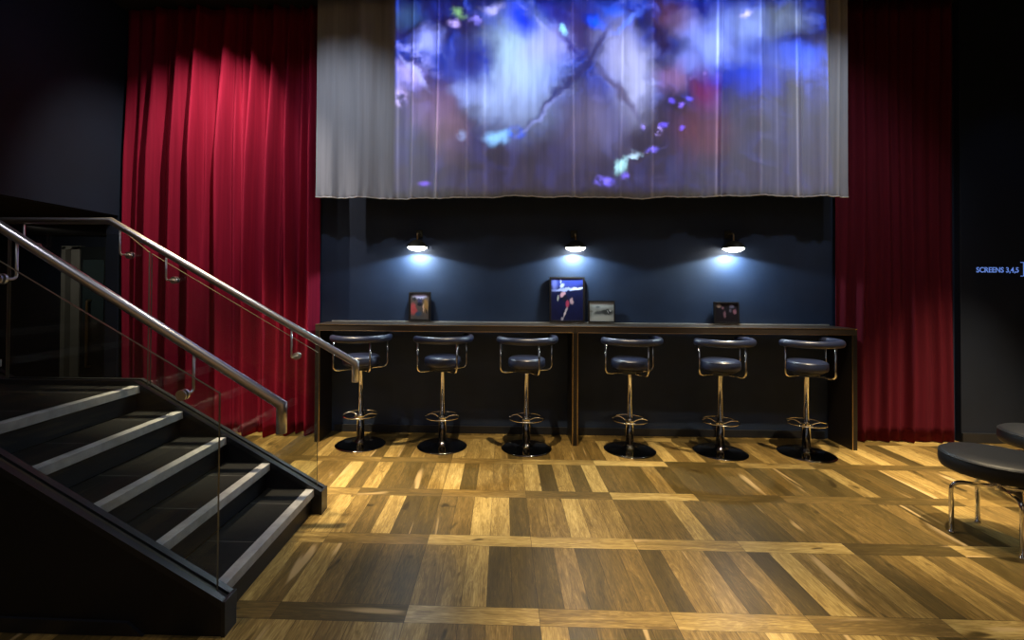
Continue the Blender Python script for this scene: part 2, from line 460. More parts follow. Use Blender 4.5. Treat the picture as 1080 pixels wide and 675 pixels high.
# ------------------------------------------------------------------ curtains
def grid_cloth(name, xs, zs, fy, m_, fz=None):
    bm_ = BM()
    V = [[bm_.verts.new((x, fy(x, z), (z if fz is None else fz(x, z)))) for x in xs] for z in zs]
    for j in range(len(zs) - 1):
        for i in range(len(xs) - 1):
            bm_.faces.new((V[j][i], V[j][i + 1], V[j + 1][i + 1], V[j + 1][i]))
    o = obj(name, bm_, m_, None, True)
    s_ = o.modifiers.new('thickness', 'SOLIDIFY'); s_.thickness = 0.004; s_.offset = 0
    return o
def frange(a, b, n): return [a + (b - a) * k / n for k in range(n + 1)]
def g(x, c, wd): return exp(-((x - c) / wd) ** 2)

rng = random.Random(3)
# left curtain: deep folds; (x, half width, depth)
L_ridges = [(-3.62, .03, .04), (-3.50, .04, .05), (-3.336, .055, .12), (-3.22, .03, .04), (-3.10, .050, .14), (-2.99, .025, .04), (-2.896, .042, .17), (-2.84, .02, .04),
            (-2.635, .055, .16), (-2.54, .025, .05), (-2.47, .03, .06), (-2.373, .034, .16), (-2.28, .022, .05), (-2.176, .040, .16), (-2.10, .02, .04), (-2.017, .028, .13), (-1.92, .02, .06), (-1.81, .034, .12)]
ph = [rng.uniform(0, 6.28) for _ in L_ridges]
def left_fold(x, z):
    s_ = 0
    k_ = 0.45 + 0.55 * min(1, (4.05 - z) / 1.4)
    for (c, wd, a_), p_ in zip(L_ridges, ph):
        cc = c + 0.014 * sin(z * 1.3 + p_) + 0.03 * (c + 2.7) * (0.5 - z / 4) * 0.4
        s_ += a_ * g(x, cc, wd)
    s_ += 0.008 * sin(38 * x + 1.3 * sin(1.1 * z)) * (0.5 + 0.5 * sin(3 * x)) + 0.004 * sin(91 * x)
    return 4.478 - s_ * k_ * 1.35 - 0.006
c = grid_cloth('red_curtain', frange(-3.655, -1.745, 420), frange(0.008, 4.045, 40), left_fold, M['velvet'])
tag(c, 'floor-length crimson velvet curtain with deep folds hanging behind the staircase', 'curtain')
R_ridges = [(3.14, .03, .03), (3.27, .035, .08), (3.40, .03, .03), (3.50, .035, .07), (3.60, .03, .03), (3.70, .03, .09), (3.83, .05, .04), (3.95, .03, .07), (4.06, .03, .05)]
def right_fold(x, z):
    s_ = sum(a_ * g(x, c_ + 0.01 * sin(z * 1.7 + c_ * 5), wd) for c_, wd, a_ in R_ridges)
    return 4.455 - s_ * 0.75 + 0.004 * sin(45 * x)
c = grid_cloth('red_curtain', frange(3.055, 4.10, 240), frange(0.008, 4.045, 30), right_fold, M['velvet_shaded'])
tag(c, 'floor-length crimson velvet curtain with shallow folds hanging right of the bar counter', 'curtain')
# pale sheer with gathers; sharp pleats at measured places
pleats = [-0.83, -0.60, -0.34, -0.18, 0.62, 0.74, 1.05, 1.32, 1.93, 2.25, 2.50, 2.63, 2.83, 2.93, -1.30, -1.02, -1.55]
pw = [0.011, 0.012, 0.012, 0.02, 0.011, 0.02, 0.02, 0.013, 0.012, 0.018, 0.02, 0.012, 0.013, 0.02, 0.03, 0.03, 0.04]
pa = [0.014, 0.020, 0.012, 0.012, 0.014, 0.01, 0.01, 0.014, 0.020, 0.014, 0.010, 0.020, 0.014, 0.012, 0.012, 0.012, 0.02]
PALE_LINES = [(-0.965, .5, .012), (-0.83, .45, .010), (-0.60, .95, .010), (-0.34, .35, .012), (-0.18, .3, .02), (0.62, .6, .011), (1.32, .5, .011), (1.05, .25, .012), (1.90, .95, .011), (2.25, .4, .013), (2.42, .25, .01), (2.60, .95, .011), (2.83, .4, .012), (2.93, .3, .012)]
def sheer_fold(x, z):
    s_ = 0.020 * sin(9.0 * x + 0.5) + 0.012 * sin(23 * x + 1.1 * sin(2.0 * x) + 0.25 * z) + 0.006 * sin(47 * x + 2) * (0.6 + 0.4 * sin(5 * x))
    for c_, wd, a_ in zip(pleats, pw, pa): s_ += a_ * g(x, c_ + 0.012 * (z - 3.1) * sin(c_ * 7), wd)
    if z < 2.32: s_ += 0.006 * sin(80 * x) * (2.32 - z) / 0.13
    return 4.25 - s_
def hem(x, z):
    k_ = max(0, 1 - (z - 2.19) / 0.3)
    return z + k_ * (0.008 * sin(3.1 * x + 1) + 0.004 * sin(14 * x) + 0.0035 * (x - 0.6))
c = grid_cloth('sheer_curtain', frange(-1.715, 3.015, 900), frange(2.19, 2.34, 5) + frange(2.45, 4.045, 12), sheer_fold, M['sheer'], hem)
tag(c, 'long pale grey sheer curtain with a blurred film projected on it, hanging above the counter', 'curtain')
at_ = c.data.attributes.new('pale_line', 'FLOAT', 'POINT')
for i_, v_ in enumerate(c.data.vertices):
    at_.data[i_].value = min(1.0, sum(a2 * g(v_.co.x, c2 + 0.012 * (v_.co.z - 3.1) * sin(c2 * 7), w2) for c2, a2, w2 in PALE_LINES))
hb = BM()
xs_ = frange(-1.715, 3.015, 600)
tube(hb, [(x, sheer_fold(x, 2.19), hem(x, 2.19) + 0.004) for x in xs_], 0.0065, 8)
h_ = obj('hem', hb, mat('sheer_hem_tape', (0.88, 0.88, 0.90), 0.8, var=0.05, vscale=40), c, True)

# ------------------------------------------------------------------ projector: a spot lamp that throws the moving picture
PROJ = Vector((0.95, -1.2, 3.6)); DIST = 4.23 - PROJ.y
pl = bpy.data.lights.new('projector_beam', 'SPOT')
pl.energy = 4600; pl.spot_size = radians(70); pl.spot_blend = 0.0; pl.shadow_soft_size = 0.004
po = bpy.data.objects.new('projector_beam', pl); COL.objects.link(po)
po.location = PROJ; po.rotation_euler = (pi / 2, 0, 0)
pl.use_nodes = True
t = NT(pl.node_tree)
em = t.n['Emission']
nrm = t.new('ShaderNodeTexCoord').outputs['Normal']
nx, ny, nz = t.sep(nrm)
# position on the curtain, in units of one hundred-and-nineteenth of a metre, origin at the picture's left top
cu = t.math('ADD', t.math('MULTIPLY', t.math('DIVIDE', nx, nz), -DIST), PROJ.x)
cv = t.math('ADD', t.math('MULTIPLY', t.math('DIVIDE', ny, nz), -DIST), PROJ.z)
qx = t.math('ADD', t.math('MULTIPLY', t.math('ADD', cu, 0.977), 118.7), 418.0)
qy = t.math('MULTIPLY', t.math('SUBTRACT', 3.945, cv), 119.0)
raw = t.comb(qx, qy, 0.0)
wob = t.vadd(t.noise(raw, 0.03, 4.0, 0.6, 0.0, 1), (0.5, 0.5, 0.5), 'SUBTRACT')
vec = t.vadd(raw, t.vscale(wob, 30.0))
vec = t.vadd(vec, (1, 1, 0), 'MULTIPLY')
n1 = t.noise(vec, 0.022, 5.0, 0.62, 1.2)
base = t.ramp(n1, [(0.30, (0.010, 0.010, 0.035)), (0.48, (0.035, 0.045, 0.17)), (0.60, (0.10, 0.13, 0.42)), (0.75, (0.26, 0.30, 0.62))])
# lower third dissolves into greys and mauves
base = t.mix(t.mapr(qy, 70, 130, 0.0, 0.8, True), base, (0.035, 0.030, 0.055, 1))
B = [  # cx, cy, rx, ry, angle, colour, alpha
    (545, 75, 62, 75, -20, (0.46, 0.56, 0.80), 0.85), (548, 55, 42, 48, 0, (0.42, 0.56, 0.60), 0.75), (530, 95, 40, 30, -10, (0.50, 0.60, 0.85), 0.6),
    (583, 45, 25, 45, 55, (0.50, 0.52, 0.88), 0.7), (500, 60, 32, 36, 0, (0.030, 0.040, 0.24), 0.9), (488, 20, 34, 16, 0, (0.02, 0.02, 0.09), 0.8),
    (452, 40, 20, 20, 0, (0.50, 0.55, 1.00), 0.85), (430, 12, 22, 14, 0, (0.10, 0.17, 0.30), 0.7), (486, 10, 12, 8, 0, (0.36, 0.60, 0.30), 0.7),
    (480, 22, 9, 6, 0, (0.70, 0.60, 1.0), 0.85), (505, 12, 9, 15, 25, (0.48, 0.45, 1.0), 0.8), (521, 4, 14, 7, 0, (0.62, 0.62, 1.0), 0.8),
    (433, 75, 22, 14, 30, (0.60, 0.55, 0.95), 0.8), (440, 55, 10, 38, -48, (0.50, 0.52, 0.95), 0.6), (424, 100, 12, 20, 0, (0.72, 0.62, 0.95), 0.6),
    (458, 110, 34, 40, 0, (0.34, 0.24, 0.38), 0.55), (478, 140, 26, 40, 0, (0.30, 0.20, 0.24), 0.45), (497, 96, 24, 14, 0, (0.34, 0.40, 0.66), 0.7),
    (530, 143, 15, 10, -20, (0.45, 0.72, 1.0), 0.95), (548, 139, 12, 8, 0, (0.16, 0.26, 1.0), 0.85), (489, 142, 6, 8, 0, (0.45, 0.55, 0.8), 0.6),
    (553, 20, 16, 26, -40, (0.10, 0.12, 0.75), 0.75), (590, 8, 26, 12, 30, (0.06, 0.06, 0.25), 0.7), (615, 28, 22, 40, 0, (0.05, 0.04, 0.13), 0.85), (597, 28, 4, 9, -20, (0.45, 0.8, 1.0), 0.85),
    (632, 22, 16, 8, 40, (0.12, 0.22, 1.0), 0.75), (650, 14, 18, 10, 40, (0.14, 0.22, 0.70), 0.7), (656, 55, 34, 45, -20, (0.46, 0.48, 0.72), 0.75), (672, 85, 28, 55, 0, (0.46, 0.48, 0.62), 0.8),
    (640, 130, 30, 45, -30, (0.22, 0.22, 0.36), 0.6), (618, 130, 30, 50, 0, (0.16, 0.14, 0.20), 0.5),
    (596, 93, 70, 6, -46, (0.03, 0.035, 0.14), 0.85), (575, 118, 42, 4, -44, (0.40, 0.44, 0.72), 0.6), (655, 96, 48, 6, 50, (0.10, 0.09, 0.17), 0.8), (440, 74, 26, 4, 50, (0.60, 0.62, 1.0), 0.8), (572, 22, 4, 30, -50, (0.42, 0.46, 0.95), 0.7), (630, 50, 30, 4, -60, (0.04, 0.04, 0.14), 0.7), (604, 48, 22, 5, 62, (0.05, 0.05, 0.2), 0.7), (662, 24, 26, 4, -38, (0.3, 0.4, 0.95), 0.7), (512, 52, 4, 34, -12, (0.05, 0.08, 0.45), 0.6),
    (718, 22, 34, 20, 30, (0.14, 0.055, 0.05), 0.8), (700, 45, 14, 24, 0, (0.03, 0.02, 0.07), 0.8), (750, 10, 40, 14, 0, (0.03, 0.035, 0.20), 0.8),
    (752, 46, 50, 26, 28, (0.44, 0.52, 0.98), 0.85), (790, 28, 44, 26, 20, (0.36, 0.44, 0.74), 0.8), (786, 14, 10, 6, 20, (0.75, 0.7, 1.0), 0.8),
    (730, 66, 30, 16, 10, (0.46, 0.52, 1.0), 0.6), (830, 20, 34, 22, 0, (0.20, 0.24, 0.26), 0.75), (815, 62, 60, 22, 5, (0.22, 0.28, 0.66), 0.6),
    (790, 85, 46, 18, 0, (0.10, 0.14, 0.62), 0.7), (770, 110, 30, 30, 0, (0.05, 0.05, 0.12), 0.5), (848, 60, 26, 18, 0, (0.22, 0.30, 0.95), 0.7),
    (712, 84, 22, 20, 0, (0.36, 0.24, 0.40), 0.7), (745, 95, 18, 26, 0, (0.22, 0.05, 0.14), 0.75), (740, 140, 42, 36, 0, (0.15, 0.055, 0.085), 0.7),
    (737, 80, 12, 4, -25, (0.75, 0.55, 1.0), 0.85), (710, 107, 5, 4, 0, (0.35, 0.30, 1.0), 0.95), (720, 111, 4, 4, 0, (0.45, 0.35, 1.0), 0.95), (728, 105, 6, 3, 0, (0.30, 0.28, 0.9), 0.8),
    (686, 132, 7, 5, 20, (0.55, 0.48, 1.0), 0.95), (696, 138, 5, 6, 0, (0.65, 0.55, 1.0), 0.95), (703, 132, 8, 4, 0, (0.35, 0.30, 0.95), 0.85), (720, 135, 5, 4, 0, (0.35, 0.28, 0.9), 0.85),
    (658, 174, 9, 14, 35, (0.55, 0.85, 0.85), 0.9), (674, 166, 12, 10, 20, (0.62, 0.80, 0.88), 0.9), (640, 192, 12, 7, 0, (0.40, 0.36, 1.0), 0.9), (664, 186, 8, 6, -20, (0.40, 0.34, 0.95), 0.85), (690, 158, 7, 5, 0, (0.36, 0.32, 0.9), 0.8),
    (450, 194, 8, 4, 0, (0.40, 0.30, 0.9), 0.8),
]
for cx, cy, rx, ry, an, colr, al in B:
    base = t.blob(base, vec if rx > 12 else t.vadd(raw, t.vscale(wob, 8.0)), cx, cy, rx * 1.25, ry * 1.25, an, colr, al, 0.9)
streak = t.noise(t.vadd(vec, (0.06, 0.012, 1), 'MULTIPLY'), 1.0, 4.0, 0.6)
base = t.mix(1.0, base, t.ramp(streak, [(0.3, (0.75, 0.75, 0.75)), (0.7, (1.2, 1.2, 1.2))]), 'MULTIPLY')
# frame of the projected picture
inx = t.math('MULTIPLY', t.mapr(qx, 416.5, 418.5), t.mapr(t.math('SUBTRACT', qx, t.math('MULTIPLY', qy, 0.045)), 866.5, 868.5, 1.0, 0.0))
iny = t.math('MULTIPLY', t.mapr(qy, 195, 205, 1.0, 0.0), t.math('GREATER_THAN', qy, -12.0))
mask = t.math('MULTIPLY', inx, iny)
fw = t.math('LESS_THAN', t.math('MULTIPLY', nz, nz), 2.0)
gm = t.new('ShaderNodeGamma'); t.link(base, gm.inputs[0]); gm.inputs[1].default_value = 1.3
hs = t.new('ShaderNodeHueSaturation'); hs.inputs['Saturation'].default_value = 1.15; t.link(gm.outputs[0], hs.inputs['Color'])
t.link(hs.outputs[0], em.inputs['Color'])
t.link(mask, em.inputs['Strength'])

# ------------------------------------------------------------------ bar counters
ZT = 1.045; TH = 0.058; YF = 4.18; YB = 4.484
def counter(x0, x1, label, left_w, right_w):
    root = tag(empty('bar_counter', ((x0 + x1) / 2, YF, 0)), label, 'counter', 'bar counters')
    cx = (x0 + x1) / 2
    L, R_ = x0 - cx, x1 - cx
    D = YB - YF
    b_ = BM(); box(b_, L, R_, 0.0, D, ZT - TH, ZT, 0.002)
    obj('countertop', b_, M['bronze'], root)
    for xa, xb in ((L, L + left_w), (R_ - right_w, R_)):
        b_ = BM(); box(b_, xa, xb, 0.0, D, 0.0, ZT - TH, 0.002)
        s_ = obj('side_panel', b_, M['counter_side'], root)
        b_ = BM()
        xi = xb - 0.0065 if xa == L else xa
        box(b_, xi, xi + 0.0065, -0.003, 0.0, 0.0, ZT - TH)
        obj('brass_edge', b_, M['copper'], s_)
    b_ = BM(); box(b_, L, R_, -0.003, 0.0, ZT - 0.006, ZT, 0.0008)
    box(b_, L + left_w, R_ - right_w, -0.003, 0.0, ZT - TH, ZT - TH + 0.005, 0.0008)
    obj('brass_edge', b_, M['copper'], root)
    b_ = BM(); box(b_, L + (0.04 if x0 < 0 else 0.0), R_ - (0.04 if x1 > 1 else 0.0), D - 0.014, D, ZT, ZT + 0.012, 0.002)
    obj('back_lip', b_, M['pale_trim'], root)
    return root
counter(-1.67, 0.634, 'long dark bar counter with brass edges nearest the staircase', 0.045, 0.024)
counter(0.636, 3.05, 'long dark bar counter with brass edges touching the right red curtain', 0.024, 0.045)

# ------------------------------------------------------------------ wall lamps
def wall_lamp(x, label, first=None):
    if first is not None:
        r_ = copy_tree(first); r_.location = (x, 4.5, 1.752); r_['label'] = label; return r_
    root = tag(empty('wall_lamp', (x, 4.5, 1.752)), label, 'lamp', 'wall lamps above the counter')
    b_ = BM(); lathe(b_, [(0.0, 0.066), (0.022, 0.065), (0.045, 0.057), (0.068, 0.040), (0.088, 0.018), (0.098, 0.002), (0.098, -0.002), (0.093, -0.002),
                          (0.084, 0.014), (0.064, 0.034), (0.042, 0.050), (0.0, 0.058)], 40, (0, -0.115, 0))
    obj('lamp_shade', b_, M['shade'], root, True)
    b_ = BM(); lathe(b_, [(0.0, 0.006), (0.084, 0.006), (0.090, 0.0), (0.088, -0.008), (0.066, -0.024), (0.034, -0.034), (0.0, -0.037)], 32, (0, -0.115, 0))
    obj('diffuser', b_, M['bulb'], root, True)
    b_ = BM(); tube(b_, smooth_path([(0, -0.115, 0.062), (0, -0.115, 0.135), (0, -0.005, 0.135)], 0.03), 0.007, 10)
    obj('arm', b_, M['copper'], root, True)
    b_ = BM(); box(b_, -0.03, 0.03, -0.014, 0.0, 0.100, 0.170, 0.004)
    obj('wall_plate', b_, M['shade'], root)
    return root

def children(o): return [c_ for c_ in bpy.data.objects if c_.parent == o]
def copy_tree(o, parent=None):
    c_ = o.copy(); COL.objects.link(c_); c_.parent = parent
    for ch in children(o): copy_tree(ch, c_)
    return c_

l0 = wall_lamp(-0.80, 'lit dome wall lamp above the small portrait picture, leftmost over the counter')
wall_lamp(0.665, 'lit dome wall lamp in the middle above the tall blue picture', l0)
wall_lamp(2.10, 'lit dome wall lamp above the small dark picture, nearest the right red curtain', l0)
for x in (-0.80, 0.665, 2.10):
    spot('lamp_beam', (x, 4.385, 1.705), (x, 4.47, 0.9), 26.0, 160, (0.66, 0.88, 1.0), 0.15, 0.02)

# ------------------------------------------------------------------ pictures leaning on the counter
def blob_picture(name, base_col, blobs, wdt, hgt, seed=0.0):
    m = bpy.data.materials.new(name); m.use_nodes = True
    t_ = NT(m.node_tree); b = t_.n['Principled BSDF']
    pos = t_.new('ShaderNodeTexCoord').outputs['Object']
    x, y, z = t_.sep(pos)
    v0 = t_.comb(t_.math('ADD', t_.math('DIVIDE', x, wdt), 0.5), t_.math('DIVIDE', z, hgt), seed)
    wb = t_.vadd(t_.noise(v0, 9.0, 3.0, 0.6, 0.0, 1), (0.5, 0.5, 0.5), 'SUBTRACT')
    v = t_.vadd(v0, t_.vscale(wb, 0.10))
    v = t_.vadd(v, (1, 1, 0), 'MULTIPLY')
    n = t_.noise(v, 7.0, 4.0)
    c_ = t_.mix(n, (*[k * 0.6 for k in base_col], 1), (*[min(1, k * 1.4) for k in base_col], 1))
    for bl in blobs: c_ = t_.blob(c_, v, *bl)
    t_.link(c_, b.inputs['Base Color'])
    b.inputs['Roughness'].default_value = 0.3
    return m

def picture(x0, x1, h, label, base_col, blobs, fw_=0.014, seed=0.0):
    wd = x1 - x0
    root = tag(empty('framed_picture', ((x0 + x1) / 2, 4.455, ZT + 0.0135)), label, 'picture', 'framed pictures on the counter')
    root.rotation_euler = (radians(-3), 0, 0)
    b_ = BM(); a_ = wd / 2
    box(b_, -a_, -a_ + fw_, -0.010, 0.010, 0, h, 0.0015); box(b_, a_ - fw_, a_, -0.010, 0.010, 0, h, 0.0015)
    box(b_, -a_ + fw_, a_ - fw_, -0.010, 0.010, 0, fw_, 0.0015); box(b_, -a_ + fw_, a_ - fw_, -0.010, 0.010, h - fw_, h, 0.0015)
    obj('frame', b_, M['frame_black'], root)
    b_ = BM(); box(b_, -a_ + fw_, a_ - fw_, -0.004, 0.006, fw_, h - fw_)
    obj('print', b_, blob_picture('print_' + str(int(seed)), base_col, blobs, wd, h, seed), root)
    return root
picture(-0.89, -0.682, 0.275, 'small framed picture of a group in red and tan, leaning below the leftmost wall lamp', (0.10, 0.07, 0.06),
        [(0.5, 0.88, 0.42, 0.16, 0, (0.62, 0.56, 0.80), 0.95, 0.6), (0.2, 0.42, 0.2, 0.26, 0, (0.50, 0.07, 0.07), 0.95, 0.6), (0.3, 0.36, 0.22, 0.08, -15, (0.42, 0.06, 0.06), 0.9, 0.6), (0.25, 0.76, 0.1, 0.08, 0, (0.02, 0.02, 0.02), 0.95, 0.5),
         (0.5, 0.7, 0.14, 0.14, 0, (0.05, 0.05, 0.12), 0.95, 0.6), (0.5, 0.58, 0.16, 0.1, 0, (0.01, 0.01, 0.02), 1.0, 0.6), (0.78, 0.52, 0.16, 0.30, 0, (0.34, 0.17, 0.05), 0.95, 0.6), (0.67, 0.45, 0.05, 0.2, 0, (0.70, 0.42, 0.28), 0.9, 0.7),
         (0.8, 0.34, 0.05, 0.14, 20, (0.02, 0.01, 0.01), 0.9, 0.7), (0.45, 0.26, 0.2, 0.14, 0, (0.03, 0.06, 0.10), 0.9, 0.7), (0.5, 0.1, 0.4, 0.1, 0, (0.08, 0.07, 0.06), 0.8, 0.7), (0.52, 0.78, 0.04, 0.05, 0, (0.7, 0.7, 0.8), 0.8, 0.7)], 0.02, 1)
picture(0.435, 0.765, 0.425, 'tall framed picture in deep blue with a pale figure, largest on the counter', (0.006, 0.009, 0.05),
        [(0.5, 0.92, 0.7, 0.22, 0, (0.04, 0.06, 0.34), 0.95, 0.5), (0.5, 0.72, 0.6, 0.05, 3, (0.45, 0.50, 0.90), 0.9, 0.7), (0.8, 0.74, 0.3, 0.035, 3, (0.75, 0.75, 0.95), 0.95, 0.7), (0.15, 0.82, 0.12, 0.2, 0, (0.22, 0.25, 0.75), 0.7, 0.8), (0.36, 0.80, 0.10, 0.06, 30, (0.65, 0.7, 0.95), 0.9, 0.7),
         (0.32, 0.92, 0.03, 0.1, 15, (0.6, 0.65, 0.95), 0.8, 0.7), (0.38, 0.62, 0.12, 0.07, 35, (0.72, 0.36, 0.42), 0.95, 0.6), (0.25, 0.53, 0.04, 0.09, 0, (0.45, 0.42, 0.35), 0.9, 0.7), (0.45, 0.52, 0.14, 0.10, 0, (0.008, 0.008, 0.02), 0.95, 0.7),
         (0.63, 0.46, 0.07, 0.09, 0, (0.55, 0.32, 0.34), 0.95, 0.6), (0.51, 0.40, 0.07, 0.10, 0, (0.50, 0.05, 0.10), 0.95, 0.6), (0.45, 0.22, 0.035, 0.17, -28, (0.75, 0.60, 0.60), 0.95, 0.6), (0.36, 0.08, 0.04, 0.05, 0, (0.6, 0.5, 0.55), 0.9, 0.7)], 0.018, 2)
picture(0.795, 1.045, 0.205, 'small wide framed black and white picture right of the tall blue one', (0.34, 0.32, 0.28),
        [(0.5, 0.82, 0.6, 0.22, 0, (0.58, 0.57, 0.53), 0.9, 0.6), (0.55, 0.18, 0.7, 0.20, 0, (0.55, 0.50, 0.42), 0.9, 0.6), (0.7, 0.48, 0.3, 0.17, 0, (0.03, 0.03, 0.03), 0.95, 0.5), (0.4, 0.45, 0.25, 0.11, 8, (0.06, 0.06, 0.06), 0.9, 0.6), (0.82, 0.55, 0.06, 0.06, 0, (0.6, 0.58, 0.55), 0.9, 0.6),
         (0.73, 0.48, 0.03, 0.10, 20, (0.5, 0.5, 0.48), 0.8, 0.7), (0.36, 0.7, 0.12, 0.09, 0, (0.16, 0.17, 0.17), 0.8, 0.7), (0.12, 0.5, 0.1, 0.05, 0, (0.2, 0.17, 0.13), 0.8, 0.7)], 0.012, 3)
picture(1.955, 2.185, 0.200, 'small dark framed picture of dim pinkish figures below the right wall lamp', (0.012, 0.009, 0.012),
        [(0.2, 0.82, 0.14, 0.13, 0, (0.34, 0.22, 0.17), 0.95, 0.7), (0.35, 0.72, 0.06, 0.1, 0, (0.24, 0.10, 0.12), 0.9, 0.7), (0.42, 0.42, 0.08, 0.22, 0, (0.22, 0.10, 0.12), 0.9, 0.7), (0.7, 0.8, 0.14, 0.12, 0, (0.14, 0.12, 0.18), 0.9, 0.7),
         (0.82, 0.55, 0.1, 0.16, 0, (0.30, 0.12, 0.15), 0.9, 0.7), (0.65, 0.6, 0.08, 0.12, 0, (0.12, 0.09, 0.12), 0.8, 0.8)], 0.014, 4)

# ------------------------------------------------------------------ bar stools (local frame: back of the seat towards -y)
def make_stool(loc, rz, label):
    root = tag(empty('bar_stool', loc, rz), label, 'stool', 'bar stools at the counter')
    b_ = BM()
    lathe(b_, [(0.0, 0.0), (0.214, 0.0), (0.217, 0.003), (0.216, 0.007), (0.19, 0.011), (0.10, 0.016), (0.060, 0.022), (0.044, 0.034), (0.036, 0.052), (0.0, 0.052)], 64)
    obj('base', b_, M['base_metal'], root, True)
    b_ = BM()
    lathe(b_, [(0.0, 0.050), (0.033, 0.050), (0.033, 0.235), (0.036, 0.238), (0.036, 0.262), (0.029, 0.268), (0.0, 0.268)], 28)
    obj('column_sleeve', b_, M['chrome'], root, True)
    b_ = BM()
    lathe(b_, [(0.0, 0.262), (0.022, 0.262), (0.022, 0.640), (0.030, 0.648), (0.030, 0.655), (0.0, 0.655)], 24)
    obj('column', b_, M['chrome'], root, True)
    b_ = BM()
    tube(b_, arc(0, 0, 0.150, 0, 2 * pi * 47 / 48, 0.262, 47), 0.0062, 10, closed=True)
    for k in range(4):
        a0 = k * pi / 2 + 0.5
        pts = []
        for j in range(13):
            s_ = j / 12; r_ = 0.031 + (0.150 - 0.031) * s_; an = a0 + 0.55 * s_ ** 1.5
            pts.append((r_ * cos(an), r_ * sin(an), 0.236 + 0.040 * sin(pi * min(1, s_ * 0.75 + 0.05)) - 0.0))
        pts[-1] = (0.150 * cos(a0 + 0.55), 0.150 * sin(a0 + 0.55), 0.262)
        tube(b_, pts, 0.0055, 8)
    obj('footrest', b_, M['chrome'], root, True)
    b_ = BM()
    lathe(b_, [(0.0, 0.700), (0.06, 0.700), (0.140, 0.700), (0.152, 0.704), (0.158, 0.714), (0.160, 0.735), (0.158, 0.760), (0.150, 0.776), (0.132, 0.784), (0.10, 0.787), (0.05, 0.788), (0.0, 0.788)], 48)
    st = obj('seat', b_, M['leather'], root, True)
    b_ = BM(); tube(b_, arc(0, 0, 0.1545, 0, 2 * pi * 47 / 48, 0.766, 47), 0.0035, 6, closed=True)
    obj('piping', b_, M['leather'], st, True)
    b_ = BM(); lathe(b_, [(0.0, 0.655), (0.075, 0.655), (0.13, 0.690), (0.13, 0.700), (0.0, 0.700)], 32)
    obj('seat_plate', b_, M['black_metal'], root, True)
    for k in (-1, 0, 1):
        a0 = -pi / 2 + k * pi / 2
        r_ = 0.242
        pts = smooth_path([(r_ * cos(a0), r_ * sin(a0), 0.925), (r_ * cos(a0), r_ * sin(a0), 0.664), (0.06 * cos(a0), 0.06 * sin(a0), 0.664 if k else 0.664)], 0.05, 8)
        b_ = BM(); tube(b_, pts, 0.0085, 12)
        obj('back_support', b_, M['chrome'], root, True)
    n = 40; pts = arc(0, 0, 0.245, -pi / 2 - radians(104), -pi / 2 + radians(104), 0.940, n)
    rad = []
    for k in range(n + 1):
        e_ = min(k, n - k) / n
        rad.append(0.026 * min(1.0, sqrt(max(0.02, 1 - (1 - min(1, e_ / 0.045)) ** 2))))
    b_ = BM(); tube(b_, pts, 0.03, 16, radii=rad, sy=1.15)
    obj('backrest', b_, M['leather'], root, True)
    return root
stools = [(-1.243, 4.14, 304, 'black padded bar stool partly behind the end of the handrail, nearest the staircase'),
          (-0.522, 4.125, 306, 'black padded bar stool on chrome column below the small red and tan picture'),
          (0.207, 4.105, 292, 'black padded bar stool on chrome column just left of the central counter leg'),
          (1.089, 4.105, 292, 'black padded bar stool on chrome column just right of the central counter leg'),
          (1.846, 4.090, 296, 'black padded chrome bar stool, under the right counter below the dark picture'),
          (2.555, 4.080, 292, 'black padded bar stool on chrome column nearest the right red curtain')]
s0 = None
for x, y, a_, lab in stools:
    if s0 is None: s0 = make_stool((x, y, 0), radians(a_ - 270), lab)
    else:
        o = copy_tree(s0); o.location = (x, y, 0); o.rotation_euler = (0, 0, radians(a_ - 270)); o['label'] = lab

# ------------------------------------------------------------------ staircase
st = tag(empty('staircase', (-1.12, 2.4, 0)), 'black staircase with grey-edged steps rising left to a landing, beside the red curtain', 'staircase')
OX, OY = -1.12, 2.4
RISE, RUN = 0.1535, 0.2735
YN0, YN1 = 1.94, 2.87       # clear width between the stringers
NX = [-1.143 - RUN * k for k in range(5)]      # nosing front edges
def sbox(x0, x1, y0, y1, z0, z1, bev=0.0, bm_=None):
    b_ = bm_ or BM(); return box(b_, x0 - OX, x1 - OX, y0 - OY, y1 - OY, z0, z1, bev)
for k in range(5):
    zt = RISE * (k + 1); xf = NX[k]
    xb = NX[k + 1] - 0.015 if k < 4 else -3.12
    b_ = sbox(xb, xf - 0.02, YN0, YN1, zt - 0.035, zt - 0.001)
    tr = obj('tread' if k < 4 else 'landing', b_, M['tread'], st)
    b_ = sbox(xf - 0.05, xf, YN0, YN1, zt - 0.045, zt, 0.002)
    obj('nosing', b_, M['nosing'], tr)
    b_ = sbox(xf - 0.035, xf - 0.02, YN0, YN1, zt - RISE, zt - 0.035)
    obj('riser', b_, M['black_panel'], st)
# second flight starts left of the landing
for k in range(2):
    zt = RISE * (6 + k); xf = -3.12 - RUN * k
    b_ = sbox(xf - RUN - 0.015, xf - 0.02, YN0, YN1, zt - 0.035, zt - 0.001)
    tr = obj('tread', b_, M['tread'], st)
    b_ = sbox(xf - 0.05, xf, YN0, YN1, zt - 0.045, zt, 0.002); obj('nosing', b_, M['nosing'], tr)
    b_ = sbox(xf - 0.035, xf - 0.02, YN0, YN1, zt - RISE, zt - 0.035); obj('riser', b_, M['black_panel'], st)
SL = RISE / RUN
XK = -2.275; ZK = 0.785; XE = -1.105; ZE = ZK - (XE - XK) * SL      # stringer top: knee and end
def stringer_pts(off, xe=XE):
    return [(xe - OX, 0.0), (xe - OX, ZE + off), (XK - OX, ZK + off), (-3.12 - OX, ZK + off), (-3.75 - OX, ZK + off + 0.63 * SL), (-3.75 - OX, 0.0)]
